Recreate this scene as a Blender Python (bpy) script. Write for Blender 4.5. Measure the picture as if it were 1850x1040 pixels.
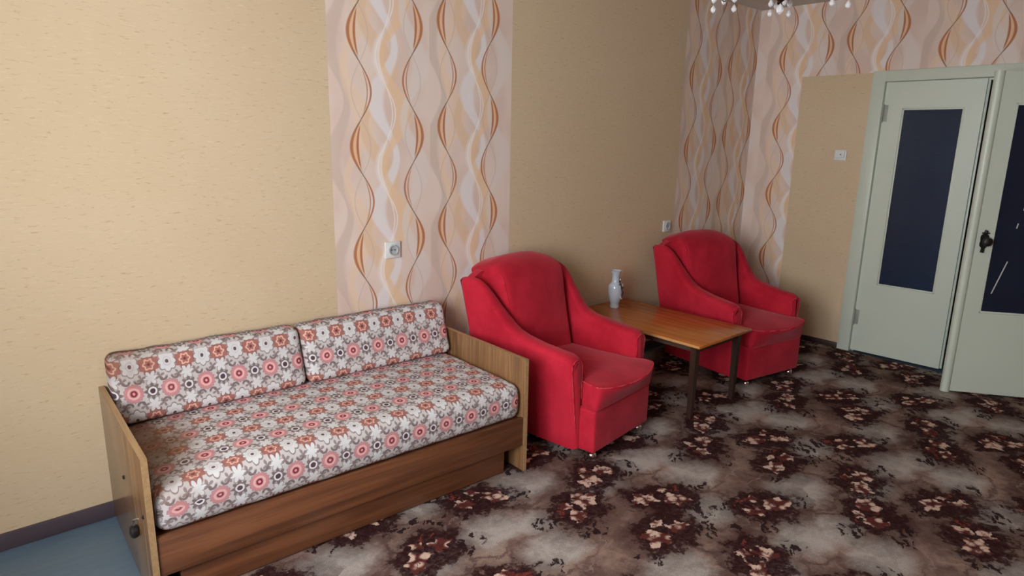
import bpy, bmesh, math, random
from mathutils import Vector, Matrix
from math import sin, cos, pi, radians, sqrt

# ------------------------------------------------------------------ clear
for o in list(bpy.data.objects):
    bpy.data.objects.remove(o, do_unlink=True)
sc = bpy.context.scene
COL = sc.collection
random.seed(4)

# ------------------------------------------------------------------ camera
F_PX, YAW, PITCH, ROLL = 1181.8, radians(41.408), radians(12.848), radians(1.102)
fw = Vector((sin(YAW) * cos(PITCH), cos(YAW) * cos(PITCH), -sin(PITCH)))
r0 = Vector((cos(YAW), -sin(YAW), 0.0))
u0 = r0.cross(fw)
rr = cos(ROLL) * r0 + sin(ROLL) * u0
uu = -sin(ROLL) * r0 + cos(ROLL) * u0
cd = bpy.data.cameras.new('camera')
cam = bpy.data.objects.new('camera', cd)
COL.objects.link(cam)
cam.matrix_world = Matrix(((rr.x, uu.x, -fw.x, -4.992), (rr.y, uu.y, -fw.y, -2.807),
                           (rr.z, uu.z, -fw.z, 1.502), (0, 0, 0, 1)))
cd.sensor_fit = 'HORIZONTAL'
cd.sensor_width = 36.0
cd.lens = 36.0 * F_PX / 1850.0
cd.clip_start = 0.02
sc.camera = cam

# ------------------------------------------------------------------ sky, light, exposure
SKY = 23.5
world = bpy.data.worlds.new('overcast_sky')
sc.world = world
world.use_nodes = True
bgn = world.node_tree.nodes['Background']
bgn.inputs[0].default_value = (0.91, 0.945, 1.0, 1)
bgn.inputs[1].default_value = SKY
# room extents
XL, XR, YB, YF, H = -5.80, 0.0, 0.0, -3.95, 2.5
WY0, WY1, WZ0, WZ1 = -3.00, -1.32, 0.80, 2.28        # window opening in the left wall
pl = bpy.data.lights.new('window_portal', 'AREA')
pl.shape = 'RECTANGLE'
pl.size, pl.size_y = WY1 - WY0, WZ1 - WZ0
pl.cycles.is_portal = True
po = bpy.data.objects.new('window_portal', pl)
COL.objects.link(po)
po.location = (XL - 0.29, (WY0 + WY1) / 2, (WZ0 + WZ1) / 2)
po.rotation_euler = Vector((1, 0, 0)).to_track_quat('-Z', 'Z').to_euler()
vs = sc.view_settings
vs.view_transform = 'Standard'
vs.look = 'None'
vs.exposure = 0.0
vs.gamma = 1.0
vs.use_curve_mapping = False
sc.cycles.use_denoising = True
sc.cycles.max_bounces = 7
sc.cycles.diffuse_bounces = 4
sc.cycles.glossy_bounces = 3
sc.cycles.adaptive_threshold = 0.03
sc.cycles.sample_clamp_indirect = 6.0


# ------------------------------------------------------------------ node expression helper
def s2l(c):
    return tuple(((v / 255.0) / 12.92 if v / 255.0 <= 0.04045 else ((v / 255.0 + 0.055) / 1.055) ** 2.4) for v in c)


class X:
    """a float socket (or constant) with arithmetic that builds Math nodes"""
    def __init__(self, nt, v):
        self.nt, self.v = nt, v

    def op(self, name, *others):
        n = self.nt.nodes.new('ShaderNodeMath')
        n.operation = name
        for i, a in enumerate((self,) + others):
            a = a.v if isinstance(a, X) else a
            if isinstance(a, (int, float)):
                n.inputs[i].default_value = a
            else:
                self.nt.links.new(a, n.inputs[i])
        return X(self.nt, n.outputs[0])

    def __add__(s, o): return s.op('ADD', o)
    __radd__ = __add__
    def __sub__(s, o): return s.op('SUBTRACT', o)
    def __rsub__(s, o): return X(s.nt, o).op('SUBTRACT', s)
    def __mul__(s, o): return s.op('MULTIPLY', o)
    __rmul__ = __mul__
    def __truediv__(s, o): return s.op('DIVIDE', o)
    def __neg__(s): return s.op('MULTIPLY', -1.0)
    def sin(s): return s.op('SINE')
    def cos(s): return s.op('COSINE')
    def abs(s): return s.op('ABSOLUTE')
    def sqrt(s): return s.op('SQRT')
    def atan2(s, o): return s.op('ARCTAN2', o)
    def max(s, o): return s.op('MAXIMUM', o)
    def min(s, o): return s.op('MINIMUM', o)
    def gt(s, o): return s.op('GREATER_THAN', o)
    def lt(s, o): return s.op('LESS_THAN', o)
    def wrap(s, lo, hi): return s.op('WRAP', hi, lo)

    def step(s, a, b, lo=0.0, hi=1.0):
        """smoothstep from a to b mapped on lo..hi"""
        n = s.nt.nodes.new('ShaderNodeMapRange')
        n.interpolation_type = 'SMOOTHSTEP'
        s.nt.links.new(s.v, n.inputs[0])
        for i, q in ((1, a), (2, b), (3, lo), (4, hi)):
            if isinstance(q, X):
                s.nt.links.new(q.v, n.inputs[i])
            else:
                n.inputs[i].default_value = q
        return X(s.nt, n.outputs[0])


def hyp(a, b):
    return (a * a + b * b).sqrt()


class M:
    """material under construction"""
    def __init__(self, name, rough=0.6, spec=0.5, metallic=0.0):
        self.m = bpy.data.materials.new(name)
        self.m.use_nodes = True
        self.nt = self.m.node_tree
        self.b = self.nt.nodes['Principled BSDF']
        self.b.inputs['Roughness'].default_value = rough
        self.b.inputs['Specular IOR Level'].default_value = spec
        self.b.inputs['Metallic'].default_value = metallic

    def coords(self, kind='Object'):
        t = self.nt.nodes.new('ShaderNodeTexCoord')
        s = self.nt.nodes.new('ShaderNodeSeparateXYZ')
        self.nt.links.new(t.outputs[kind], s.inputs[0])
        return [X(self.nt, s.outputs[i]) for i in range(3)]

    def vec(self, a, b, c=0.0):
        n = self.nt.nodes.new('ShaderNodeCombineXYZ')
        for i, q in enumerate((a, b, c)):
            if isinstance(q, X):
                self.nt.links.new(q.v, n.inputs[i])
            else:
                n.inputs[i].default_value = q
        return n.outputs[0]

    def noise(self, vec, scale=5.0, detail=2.0, rough=0.5, dist=0.0):
        n = self.nt.nodes.new('ShaderNodeTexNoise')
        self.nt.links.new(vec, n.inputs['Vector'])
        n.inputs['Scale'].default_value = scale
        n.inputs['Detail'].default_value = detail
        n.inputs['Roughness'].default_value = rough
        n.inputs['Distortion'].default_value = dist
        return X(self.nt, n.outputs[0])

    def voronoi(self, vec, scale=5.0, rand=1.0):
        n = self.nt.nodes.new('ShaderNodeTexVoronoi')
        self.nt.links.new(vec, n.inputs['Vector'])
        n.inputs['Scale'].default_value = scale
        n.inputs['Randomness'].default_value = rand
        return X(self.nt, n.outputs[0])

    def rgb(self, c):
        n = self.nt.nodes.new('ShaderNodeRGB')
        n.outputs[0].default_value = (*c, 1)
        return n.outputs[0]

    def mix(self, a, b, f):
        n = self.nt.nodes.new('ShaderNodeMix')
        n.data_type = 'RGBA'
        if isinstance(f, X):
            self.nt.links.new(f.v, n.inputs[0])
        else:
            n.inputs[0].default_value = f
        for q, i in ((a, 6), (b, 7)):
            if isinstance(q, tuple):
                n.inputs[i].default_value = (*q, 1)
            else:
                self.nt.links.new(q, n.inputs[i])
        return n.outputs[2]

    def color(self, c):
        if isinstance(c, tuple):
            self.b.inputs['Base Color'].default_value = (*c, 1)
        else:
            self.nt.links.new(c, self.b.inputs['Base Color'])

    def bump(self, h, strength=0.3, dist=0.01):
        n = self.nt.nodes.new('ShaderNodeBump')
        n.inputs['Strength'].default_value = strength
        n.inputs['Distance'].default_value = dist
        self.nt.links.new(h.v, n.inputs['Height'])
        self.nt.links.new(n.outputs[0], self.b.inputs['Normal'])


def plain(name, rgb, rough=0.5, spec=0.5, metallic=0.0, var=0.06, scale=6.0):
    m = M(name, rough, spec, metallic)
    x, y, z = m.coords()
    n = m.noise(m.vec(x, y, z), scale, 4, 0.6)
    c = s2l(rgb)
    m.color(m.mix(tuple(v * (1 - var) for v in c), tuple(min(1, v * (1 + var)) for v in c), n))
    return m.m


# ------------------------------------------------------------------ wallpaper
CREAM = s2l((214, 194, 163))


def cream_paper(m, s, t):
    n1 = m.noise(m.vec(s, t), 2.2, 3, 0.6)
    c = m.mix(CREAM, s2l((206, 183, 149)), n1)
    n2 = m.noise(m.vec(s * 26.0, t * 95.0), 1.0, 3, 0.65)
    c = m.mix(c, s2l((176, 150, 112)), n2.step(0.57, 0.72) * 0.6)
    n3 = m.noise(m.vec(s * 20.0 + 40.0, t * 110.0), 1.0, 2, 0.6)
    c = m.mix(c, s2l((226, 208, 174)), n3.step(0.56, 0.74) * 0.35)
    return c, n2


PERIOD = 1.072


def wave_paper(m, s, t):
    """s: metres from the panel's left edge (repeats), t: metres up"""
    s = s.wrap(0.0, PERIOD)
    nb = m.noise(m.vec(s, t * 0.5), 4.0, 2, 0.6)
    c = m.mix(s2l((230, 211, 198)), s2l((220, 196, 182)), nb.step(0.35, 0.65))
    K = 2 * pi / 0.505
    ph = t * K
    # broad soft ribbons, drawn twice per repeat
    h2 = s.wrap(0.0, PERIOD / 2)
    right = s.gt(PERIOD / 2)
    phr = ph - right * 0.75
    for cen, amp, z0, half, col, al in [(0.045, -0.04, 1.90, 0.036, (204, 184, 168), .6), (0.125, 0.05, 1.55, 0.046, (234, 206, 176), .6),
                                        (0.235, 0.065, 1.80, 0.052, (226, 194, 160), .75), (0.285, -0.055, 1.66, 0.040, (232, 227, 226), .85),
                                        (0.325, 0.06, 1.60, 0.040, (234, 200, 160), .75), (0.435, 0.05, 1.84, 0.046, (226, 216, 208), .7)]:
        w = (phr - z0 * K).cos()
        d = (h2 - (w * amp + cen)).abs()
        hw = (phr - (z0 * K - 1.2)).sin() * (half * 0.45) + half
        c = m.mix(c, s2l(col), d.step(hw, hw * 0.5) * al)
    # pale double strands
    w = (phr - 1.608 * K).cos()
    off = h2 - 0.288
    d = (off - w * 0.050).abs()
    c = m.mix(c, s2l((240, 236, 236)), d.step(0.028, 0.0) * (-w).step(-0.3, 0.8) * 0.7)
    d = d.min((off - w * 0.034).abs())
    c = m.mix(c, s2l((246, 236, 226)), d.step(0.0055, 0.0015) * 0.65)
    # copper strands: four per repeat, each with its own centre, swing and height
    g1, g2, g3 = s.gt(0.296), s.gt(0.540), s.gt(0.782)
    cen = g1 * 0.282 + g2 * 0.206 + g3 * 0.277 + 0.155
    sgn = g1 * 2.0 - g2 * 2.0 + g3 * 2.0 - 1.0
    z0 = g1 * 0.057 + g2 * 0.048 + g3 * 0.053 + 1.955
    w = ((t - z0) * K).cos()
    q = (s - cen) * sgn                      # + is the side the strand bulges to first
    A = 0.054
    gh = (q + w * (A * 0.85)).abs()
    c = m.mix(c, s2l((196, 180, 170)), gh.step(0.006, 0.001) * 0.4)
    wp = w.max(0.0)
    wn = (-w).max(0.0)
    base = w * A
    inner = wp * (A * 0.42)
    inside = (q - inner).step(-0.003, 0.003) * (base - q).step(-0.003, 0.003) * w.step(0.12, 0.55)
    c = m.mix(c, s2l((232, 184, 136)), inside * 0.65)
    d = (q - base).abs()
    wd = wp * 0.0085 + wn * 0.0035 + 0.0042
    lcol = m.mix(s2l((128, 100, 80)), s2l((178, 108, 64)), w.abs().step(0.2, 0.8))
    c = m.mix(c, lcol, d.step(wd, wd * 0.3) * 0.9)
    d2 = (q - inner).abs()
    wd2 = wp * 0.0085 + 0.001
    c = m.mix(c, s2l((174, 104, 62)), d2.step(wd2, wd2 * 0.3) * w.step(0.15, 0.6) * 0.9)
    d3 = (q + wn * (A * 0.66)).abs()
    wd3 = wn * 0.0045 + 0.001
    c = m.mix(c, s2l((184, 128, 90)), d3.step(wd3, wd3 * 0.3) * (-w).step(0.2, 0.6) * 0.8)
    return c


# back wall: waves between x=-3.62..-2.548 and from x=-.955 to the corner
m = M('wallpaper_back', 0.85, 0.2)
x, y, z = m.coords()
cr, fl = cream_paper(m, x, z)
wv = wave_paper(m, (x + 3.62).min(x * 0.0 + 1.3) * x.lt(-1.5) + (x + 0.985) * x.gt(-1.5), z)
mask = (x + 3.62).gt(0.0) * (x + 2.548).lt(0.0)
mask = mask.max((x + 0.955).gt(0.0))
m.color(m.mix(cr, wv, mask))
m.bump(fl, 0.12, 0.003)
WALL_BACK = m.m

m = M('wallpaper_right', 0.85, 0.2)
x, y, z = m.coords()
s = -y
cr, fl = cream_paper(m, s + 7.0, z)
wv = wave_paper(m, s + (PERIOD - 0.09), z + 0.33)
m.color(m.mix(cr, wv, s.lt(0.380).max(z.gt(1.992))))
m.bump(fl, 0.12, 0.003)
WALL_RIGHT = m.m

m = M('wallpaper_plain', 0.85, 0.2)
x, y, z = m.coords()
cr, fl = cream_paper(m, x + y, z)
m.color(cr)
m.bump(fl, 0.12, 0.003)
WALL_PLAIN = m.m

WALL_FRONT = plain('brown_to_cut_bounce', (126, 96, 70), 0.85, 0.2)  # unseen wall, given a dark brown to cut light bounced onto the fronts
CEILM = plain('ceiling_whitewash', (205, 200, 192), 0.9, 0.1)

# linoleum
m = M('blue_grey_linoleum', 0.32, 0.5)
x, y, z = m.coords()
n = m.noise(m.vec(x * 3.0, y * 14.0), 3.0, 5, 0.6)
m.color(m.mix(s2l((76, 100, 120)), s2l((104, 124, 140)), n))
LINO = m.m


# ------------------------------------------------------------------ carpet: printed bouquets on mottled ground
def carpet_material():
    m = M('floral_carpet', 0.95, 0.1)
    x, y, z = m.coords()
    P = m.vec(x, y)
    wx = (m.noise(P, 8.0, 4, 0.68) - 0.5)
    wy = (m.noise(m.vec(x + 13.0, y + 5.0), 8.0, 4, 0.68) - 0.5)
    PX, PY = 0.905, 0.81

    def sel(a, b, f):
        n = m.nt.nodes.new('ShaderNodeMix')
        m.nt.links.new(f.v, n.inputs[0])
        for q, i in ((a, 2), (b, 3)):
            if isinstance(q, X):
                m.nt.links.new(q.v, n.inputs[i])
            else:
                n.inputs[i].default_value = q
        return X(m.nt, n.outputs[0])
    # ground: mauve brown with greyish medallions and faint arcs
    ux, uy = x + wx * 0.16, y + wy * 0.16
    big = m.noise(m.vec(ux, uy), 4.0, 3, 0.65)
    c = m.mix(s2l((114, 84, 76)), s2l((184, 156, 140)), big.step(0.30, 0.68))
    D = None
    for cx, cy, rx, ry in [(-2.52, -1.30, .15, .11), (-2.30, -1.68, .17, .12), (-1.83, -1.52, .13, .10),
                           (-1.72, -1.86, .15, .11), (-2.02, -1.08, .13, .10), (-2.46, -1.93, .11, .09)]:
        dx = (ux - cx).wrap(-PX / 2, PX / 2) / rx
        dy = (uy - cy).wrap(-PY / 2, PY / 2) / ry
        d = hyp(dx, dy)
        D = d if D is None else D.min(d)
    c = m.mix(c, s2l((200, 192, 184)), D.step(1.25, 0.6) * (big * 0.8 + 0.5).min(1.0) * 0.9)
    c = m.mix(c, s2l((86, 66, 68)), (D - 1.25).abs().step(0.10, 0.02) * big.step(0.42, 0.55) * 0.6)
    c = m.mix(c, s2l((184, 166, 160)), (D - 1.42).abs().step(0.06, 0.01) * big.step(0.55, 0.40) * 0.5)
    # nearest bouquet: local coordinates and a variant value
    bx, by = x + wx * 0.15, y + wy * 0.15
    best = None
    for cx, cy, an, sg in [(-2.235, -1.158, 0.35, 1), (-1.906, -1.332, -0.5, -1), (-2.096, -1.497, 0.2, -1),
                           (-2.525, -1.650, -0.45, 1), (-1.989, -1.824, 0.5, -1)]:
        dx = (bx - cx).wrap(-PX / 2, PX / 2)
        dy = (by - cy).wrap(-PY / 2, PY / 2)
        d = dx * dx + dy * dy
        if best is None:
            best, EX, EY, AN, SG = d, dx, dy, X(m.nt, an), X(m.nt, sg)
            AN, SG = an, sg
        else:
            f = d.lt(best)
            EX, EY, AN, SG = sel(EX, dx, f), sel(EY, dy, f), sel(AN, an, f), sel(SG, sg, f)
            best = best.min(d)
    ca, sa = AN.cos(), AN.sin()
    ex = (EX * ca + EY * sa) * SG
    ey = EY * ca - EX * sa
    d = hyp(ex / 0.172, ey / 0.124)
    fine = m.noise(P, 48.0, 3, 0.65)
    leafv = m.voronoi(m.vec((bx + by) * 0.55, (by - bx) * 1.35), 26.0, 0.95)
    mid = m.noise(P, 17.0, 3, 0.7)
    d = d + (mid - 0.5) * 1.5 + (fine - 0.5) * 0.7
    dark = d.step(1.25, 0.80).max(d.step(2.2, 0.8) * 0.62)
    c = m.mix(c, s2l((50, 21, 22)), dark * (fine * 0.5 + 0.72).min(1.0))
    # sprigs of small leaves beside the cluster
    g1 = hyp((ex - .225) / .085, (ey + .03) / .065)
    g2 = hyp((ex + .12) / .085, (ey + .125) / .05)
    g3 = hyp((ex + .19) / .07, (ey - .07) / .05)
    spr = g1.min(g2).min(g3).step(1.05, 0.85)
    c = m.mix(c, s2l((42, 24, 26)), leafv.step(0.50, 0.40) * spr * 0.95)
    # blossoms: lobed heads broken into petals
    petv = m.voronoi(m.vec(x, y * 1.2), 24.0, 0.9)
    best2 = None
    for fx, fy, fr, np_, ro in ((-.062, -.022, .048, 5, 0.4), (.064, .004, .060, 5, 1.3), (-.028, .052, .032, 4, 0.0)):
        px, py = ex - fx, (ey - fy) * 1.25
        r = hyp(px, py) / fr
        lob = (py.atan2(px) * float(np_) + ro).cos() * 0.17
        q = r - lob
        best2 = q if best2 is None else best2.min(q)
    best2 = best2 + (fine - 0.5) * 0.35
    tone = petv.step(0.66, 0.36)
    fc = m.mix(s2l((104, 50, 44)), s2l((236, 204, 184)), tone)
    fc = m.mix(fc, s2l((80, 32, 30)), best2.step(0.30, 0.16) * 0.8)
    c = m.mix(c, fc, best2.step(0.98, 0.82) * 0.95)
    red = hyp((ex + .095) / .035, (ey - .045) / .028)
    c = m.mix(c, s2l((146, 66, 54)), red.step(1.0, 0.8) * leafv.step(0.5, 0.3) * 0.8)
    pile = m.noise(P, 300.0, 1, 0.7)
    c = m.mix(c, s2l((40, 24, 24)), pile.step(0.70, 0.34) * 0.32)
    m.color(c)
    m.bump(pile, 0.5, 0.006)
    return m.m


# ------------------------------------------------------------------ sofa fabric (UV in metres)
def fabric_material():
    m = M('floral_sofa_fabric', 0.9, 0.15)
    u, v, _ = m.coords('UV')
    PX, PY = 0.1265, 0.192
    w1 = (m.noise(m.vec(u, v), 90.0, 2) - 0.5) * 0.004
    u = u + w1
    v = v + w1

    def cell(cx, cy, px=PX, py=PY):
        dx = (u - cx).wrap(-px / 2, px / 2)
        dy = (v - cy).wrap(-py / 2, py / 2)
        return dx, dy, hyp(dx, dy), dy.atan2(dx)
    BASE = s2l((198, 191, 189))
    grey, terr, pink, wht, dkr = s2l((106, 90, 92)), s2l((158, 96, 86)), s2l((202, 138, 138)), s2l((212, 211, 211)), s2l((132, 48, 62))
    c = m.rgb(BASE)
    # terracotta squares behind (PX/2, 0)
    dx, dy, r, a = cell(PX / 2, 0)
    sq = ((a * 4.0).cos() * 0.004 + 0.0375 + (a * 12.0).cos() * 0.003)
    c = m.mix(c, terr, r.step(sq + 0.003, sq - 0.002) * 0.92)
    hexl = (r - ((a * 6.0).cos() * 0.0025 + 0.0165)).abs()
    c = m.mix(c, s2l((228, 176, 158)), hexl.step(0.0042, 0.0018))
    c = m.mix(c, s2l((120, 58, 56)), r.step(0.007, 0.004))
    # small leaf marks scattered between (grey)
    for ox, oy, sx in ((0.0, PY * 0.27, 1), (0.0, -PY * 0.27, -1)):
        dx, dy, r, a = cell(ox, oy)
        e = (dx.abs() - 0.020)
        arc = (hyp(e, dy * 1.0) - 0.011).abs()
        c = m.mix(c, grey, arc.step(0.0055, 0.0025) * (dy * float(sx)).step(-0.006, 0.003) * 0.9)
    # white sprigs above/below the dark star
    for oy in (PY * 0.25, -PY * 0.25):
        dx, dy, r, a = cell(PX / 2, oy)
        pet = (a * 3.0 + (pi / 2 if oy > 0 else -pi / 2)).sin().abs()
        rr_ = pet * 0.015 + 0.010
        c = m.mix(c, grey, r.step(rr_ + 0.0075, rr_ + 0.004) * 0.6)
        c = m.mix(c, wht, r.step(rr_ + 0.003, rr_ - 0.001))
    # grey leaflets in the gaps
    dx, dy, r, a = cell(PX / 4, PY / 4, PX / 2, PY / 2)
    lf_ = (a * 2.0 + 0.7).sin().abs() * 0.017 + 0.002
    c = m.mix(c, s2l((122, 106, 106)), r.step(lf_, lf_ - 0.004) * 0.8)
    # dark star flowers at (PX/2, PY/2)
    dx, dy, r, a = cell(PX / 2, PY / 2)
    st = (a * 8.0).cos() * 0.005 + 0.0235
    ringy = r.step(st + 0.003, st) * r.step(0.0125, 0.0155)
    c = m.mix(c, grey, ringy * 0.9)
    c = m.mix(c, s2l((222, 220, 220)), r.step(0.0165, 0.0140))
    c = m.mix(c, s2l((84, 62, 74)), r.step(0.0105, 0.0085))
    # pink rosettes at (0, PY/2)
    dx, dy, r, a = cell(0, PY / 2)
    pe = (a * 8.0).cos().abs() * 0.005 + 0.0275
    c = m.mix(c, s2l((170, 136, 140)), r.step(pe + 0.0045, pe + 0.002))
    c = m.mix(c, pink, r.step(pe + 0.001, pe - 0.002))
    rg = (r - 0.0175).abs()
    c = m.mix(c, s2l((232, 188, 186)), rg.step(0.005, 0.002) * 0.8)
    c = m.mix(c, dkr, r.step(0.0125, 0.0105))
    c = m.mix(c, s2l((224, 160, 160)), r.step(0.0058, 0.0042))
    # white flowers at (0,0)
    dx, dy, r, a = cell(0, 0)
    r2 = hyp(dx * 1.1, dy * 0.92)
    pe = (a * 4.0).cos().abs() * 0.008 + 0.026
    c = m.mix(c, grey, r2.step(pe + 0.0055, pe + 0.003) * 0.75)
    c = m.mix(c, wht, r2.step(pe + 0.0015, pe - 0.001))
    c = m.mix(c, s2l((196, 190, 194)), (r2 - 0.014).abs().step(0.003, 0.001) * 0.7)
    c = m.mix(c, s2l((98, 80, 86)), r2.step(0.0075, 0.0055))
    # worn, browned patch at the left end of the seat and a light overall soiling
    nn = m.noise(m.vec(u, v), 5.0, 4, 0.65)
    g = hyp((u + 1.47) / 0.27, (v - 0.50) / 0.40) + (nn - 0.5) * 1.3
    c = m.mix(c, s2l((118, 84, 58)), g.step(1.15, 0.35) * 0.85)
    c = m.mix(c, s2l((150, 126, 112)), nn.step(0.45, 0.8) * 0.22)
    m.color(c)
    m.bump(m.noise(m.vec(u, v), 600.0, 2, 0.6), 0.35, 0.002)
    return m.m


def wood(name, c1, c2, axis, rough=0.35, freq=42.0, bands=0.0, spec=0.5):
    """veneer whose grain runs along the given object axis"""
    m = M(name, rough, spec)
    co = m.coords()
    k = [freq] * 3
    k[axis] = freq * 0.045
    n = m.noise(m.vec(co[0] * k[0], co[1] * k[1], co[2] * k[2]), 1.0, 5, 0.62, 0.6)
    n2 = m.noise(m.vec(co[0] * k[0] * .3, co[1] * k[1] * .3, co[2] * k[2] * .3), 1.0, 2, 0.5, 0.3)
    c = m.mix(s2l(c1), s2l(c2), n.step(0.3, 0.7))
    if bands:
        c = m.mix(c, tuple(v * 0.55 for v in s2l(c1)), n2.step(0.5, 0.66) * bands)
    m.color(c)
    m.bump(n, 0.08, 0.002)
    return m.m


# ------------------------------------------------------------------ mesh helpers
def finish(bm, name, mat_, parent=None, loc=None, rot=None, smooth=True, angle=35):
    bmesh.ops.recalc_face_normals(bm, faces=bm.faces)
    if smooth:
        for f in bm.faces:
            f.smooth = True
        lim = radians(angle)
        for e in bm.edges:
            if len(e.link_faces) == 2 and e.calc_face_angle(0) > lim:
                e.smooth = False
    me = bpy.data.meshes.new(name)
    bm.to_mesh(me)
    bm.free()
    me.materials.append(mat_)
    o = bpy.data.objects.new(name, me)
    COL.objects.link(o)
    if parent:
        o.parent = parent
    if loc is not None:
        o.location = loc
    if rot is not None:
        o.rotation_euler = rot
    return o


def tag(o, label, cat, group=None, kind=None):
    o['label'] = label
    o['category'] = cat
    if group:
        o['group'] = group
    if kind:
        o['kind'] = kind
    return o


def empty(name, loc=(0, 0, 0), rz=0.0):
    o = bpy.data.objects.new(name, None)
    o.empty_display_size = 0.1
    COL.objects.link(o)
    o.location = loc
    o.rotation_euler = (0, 0, rz)
    return o


def copy_tree(o, parent=None):
    c = o.copy()
    COL.objects.link(c)
    c.parent = parent
    for ch in list(o.children):
        copy_tree(ch, c)
    return c


def box(bm, a, b, bev=0.0, seg=2):
    x0, y0, z0 = a
    x1, y1, z1 = b
    r = bmesh.ops.create_cube(bm, size=1.0)
    vs_ = r['verts']
    for v in vs_:
        v.co = Vector(((x0 + x1) / 2 + v.co.x * (x1 - x0), (y0 + y1) / 2 + v.co.y * (y1 - y0), (z0 + z1) / 2 + v.co.z * (z1 - z0)))
    if bev > 0:
        es = list({e for v in vs_ for e in v.link_edges})
        bmesh.ops.bevel(bm, geom=es, offset=bev, segments=seg, affect='EDGES', profile=0.5)
    return bm


def lathe(prof, seg=28, cap=True):
    bm = bmesh.new()
    rings = []
    for r, z in prof:
        rings.append([bm.verts.new((r * cos(2 * pi * i / seg), r * sin(2 * pi * i / seg), z)) for i in range(seg)])
    for a, b in zip(rings, rings[1:]):
        for i in range(seg):
            bm.faces.new((a[i], a[(i + 1) % seg], b[(i + 1) % seg], b[i]))
    if cap:
        bm.faces.new(rings[0][::-1])
        bm.faces.new(rings[-1])
    return bm


def tube(bm, pts, r, seg=8, closed=False):
    rings = []
    n = len(pts)
    for i, p in enumerate(pts):
        p = Vector(p)
        a = Vector(pts[i - 1]) if (i > 0 or closed) else p
        b = Vector(pts[(i + 1) % n]) if (i < n - 1 or closed) else p
        t = (b - a).normalized()
        up = Vector((0, 0, 1)) if abs(t.z) < 0.95 else Vector((1, 0, 0))
        s_ = t.cross(up).normalized()
        w = s_.cross(t)
        rad = r[i] if isinstance(r, (list, tuple)) else r
        rings.append([bm.verts.new(p + s_ * (cos(2 * pi * k / seg) * rad) + w * (sin(2 * pi * k / seg) * rad)) for k in range(seg)])
    pairs = list(zip(rings, rings[1:])) + ([(rings[-1], rings[0])] if closed else [])
    for a, b in pairs:
        for k in range(seg):
            bm.faces.new((a[k], a[(k + 1) % seg], b[(k + 1) % seg], b[k]))
    if not closed:
        bm.faces.new(rings[0][::-1])
        bm.faces.new(rings[-1])
    return bm


def rbox(sx, sy, sz, r, n=(16, 8, 8), deform=None, uvf=None):
    """soft box centred on the origin: a gridded cube with rounded edges; deform(p) -> p; uvf(p0) -> (u, v)"""
    bm = bmesh.new()
    cache = {}
    half = (sx / 2, sy / 2, sz / 2)

    def ticks(k):
        h = half[k]
        m_ = n[k]
        t = [-h, -h + r * .15, -h + r * .35, -h + r * .65, -h + r]
        t += [-h + r + (2 * h - 2 * r) * i / m_ for i in range(1, m_)]
        t += [h - r, h - r * .65, h - r * .35, h - r * .15, h]
        return t
    T = [ticks(k) for k in range(3)]

    def vert(i, j, k):
        key = (i, j, k)
        if key in cache:
            return cache[key]
        p = Vector((T[0][i], T[1][j], T[2][k]))
        q = Vector([max(-half[a] + r, min(half[a] - r, p[a])) for a in range(3)])
        d = p - q
        if d.length > 1e-9:
            d = d.normalized() * r
        pos = q + d
        v = bm.verts.new(deform(pos.copy()) if deform else pos)
        cache[key] = v
        v0[v] = pos
        return v
    v0 = {}
    N = [len(t) - 1 for t in T]
    faces = []
    for a in range(3):
        b, c = (a + 1) % 3, (a + 2) % 3
        for side in (0, N[a]):
            for i in range(N[b]):
                for j in range(N[c]):
                    q = []
                    for di, dj in ((0, 0), (1, 0), (1, 1), (0, 1)):
                        idx = [0, 0, 0]
                        idx[a], idx[b], idx[c] = side, i + di, j + dj
                        q.append(vert(*idx))
                    if len(set(q)) == 4:
                        faces.append(bm.faces.new(q))
    if uvf:
        uv = bm.loops.layers.uv.new('UVMap')
        for f in faces:
            for l in f.loops:
                l[uv].uv = uvf(v0[l.vert])
    return bm


def loft(sections, cap=True):
    bm = bmesh.new()
    rings = [[bm.verts.new(p) for p in s_] for s_ in sections]
    n = len(rings[0])
    for a, b in zip(rings, rings[1:]):
        for i in range(n):
            bm.faces.new((a[i], a[(i + 1) % n], b[(i + 1) % n], b[i]))
    if cap:
        bm.faces.new(rings[0][::-1])
        bm.faces.new(rings[-1])
    return bm


def interp(tab, t):
    if t <= tab[0][0]:
        return tab[0][1]
    for (a, va), (b, vb) in zip(tab, tab[1:]):
        if t <= b:
            k = (t - a) / (b - a)
            k = k * k * (3 - 2 * k) * 0.35 + k * 0.65
            return va + (vb - va) * k
    return tab[-1][1]


def hn(x, y=0.0, z=0.0):
    from mathutils import noise
    return noise.noise(Vector((x, y, z)))


# ------------------------------------------------------------------ structure
WT = 0.22
bm = bmesh.new()
box(bm, (XL - WT, YB, -0.1), (XR + WT, YB + WT, H + 0.1))
tag(finish(bm, 'wall_back', WALL_BACK, smooth=False), 'long cream wallpapered wall with a wavy ribbon panel behind sofa and armchairs', 'wall', kind='structure')

DY0, DY1, DZ = -0.886, -2.36, 2.0          # door frame outer edges
bm = bmesh.new()
box(bm, (XR, DY0 - 0.02, -0.1), (XR + WT, YB, H + 0.1))
box(bm, (XR, DY1 + 0.02, DZ - 0.02), (XR + WT, DY0 - 0.02, H + 0.1))
box(bm, (XR, YF, -0.1), (XR + WT, DY1 + 0.02, H + 0.1))
tag(finish(bm, 'wall_right', WALL_RIGHT, smooth=False), 'far wall with the double door and wavy wallpaper strip above it', 'wall', kind='structure')

bm = bmesh.new()
box(bm, (XL - WT, YF - WT, -0.1), (XR + WT, YF, H + 0.1))
tag(finish(bm, 'wall_front', WALL_FRONT, smooth=False), 'unseen wall opposite the sofa, dark brown to cut bounced light', 'wall', kind='structure')

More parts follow.
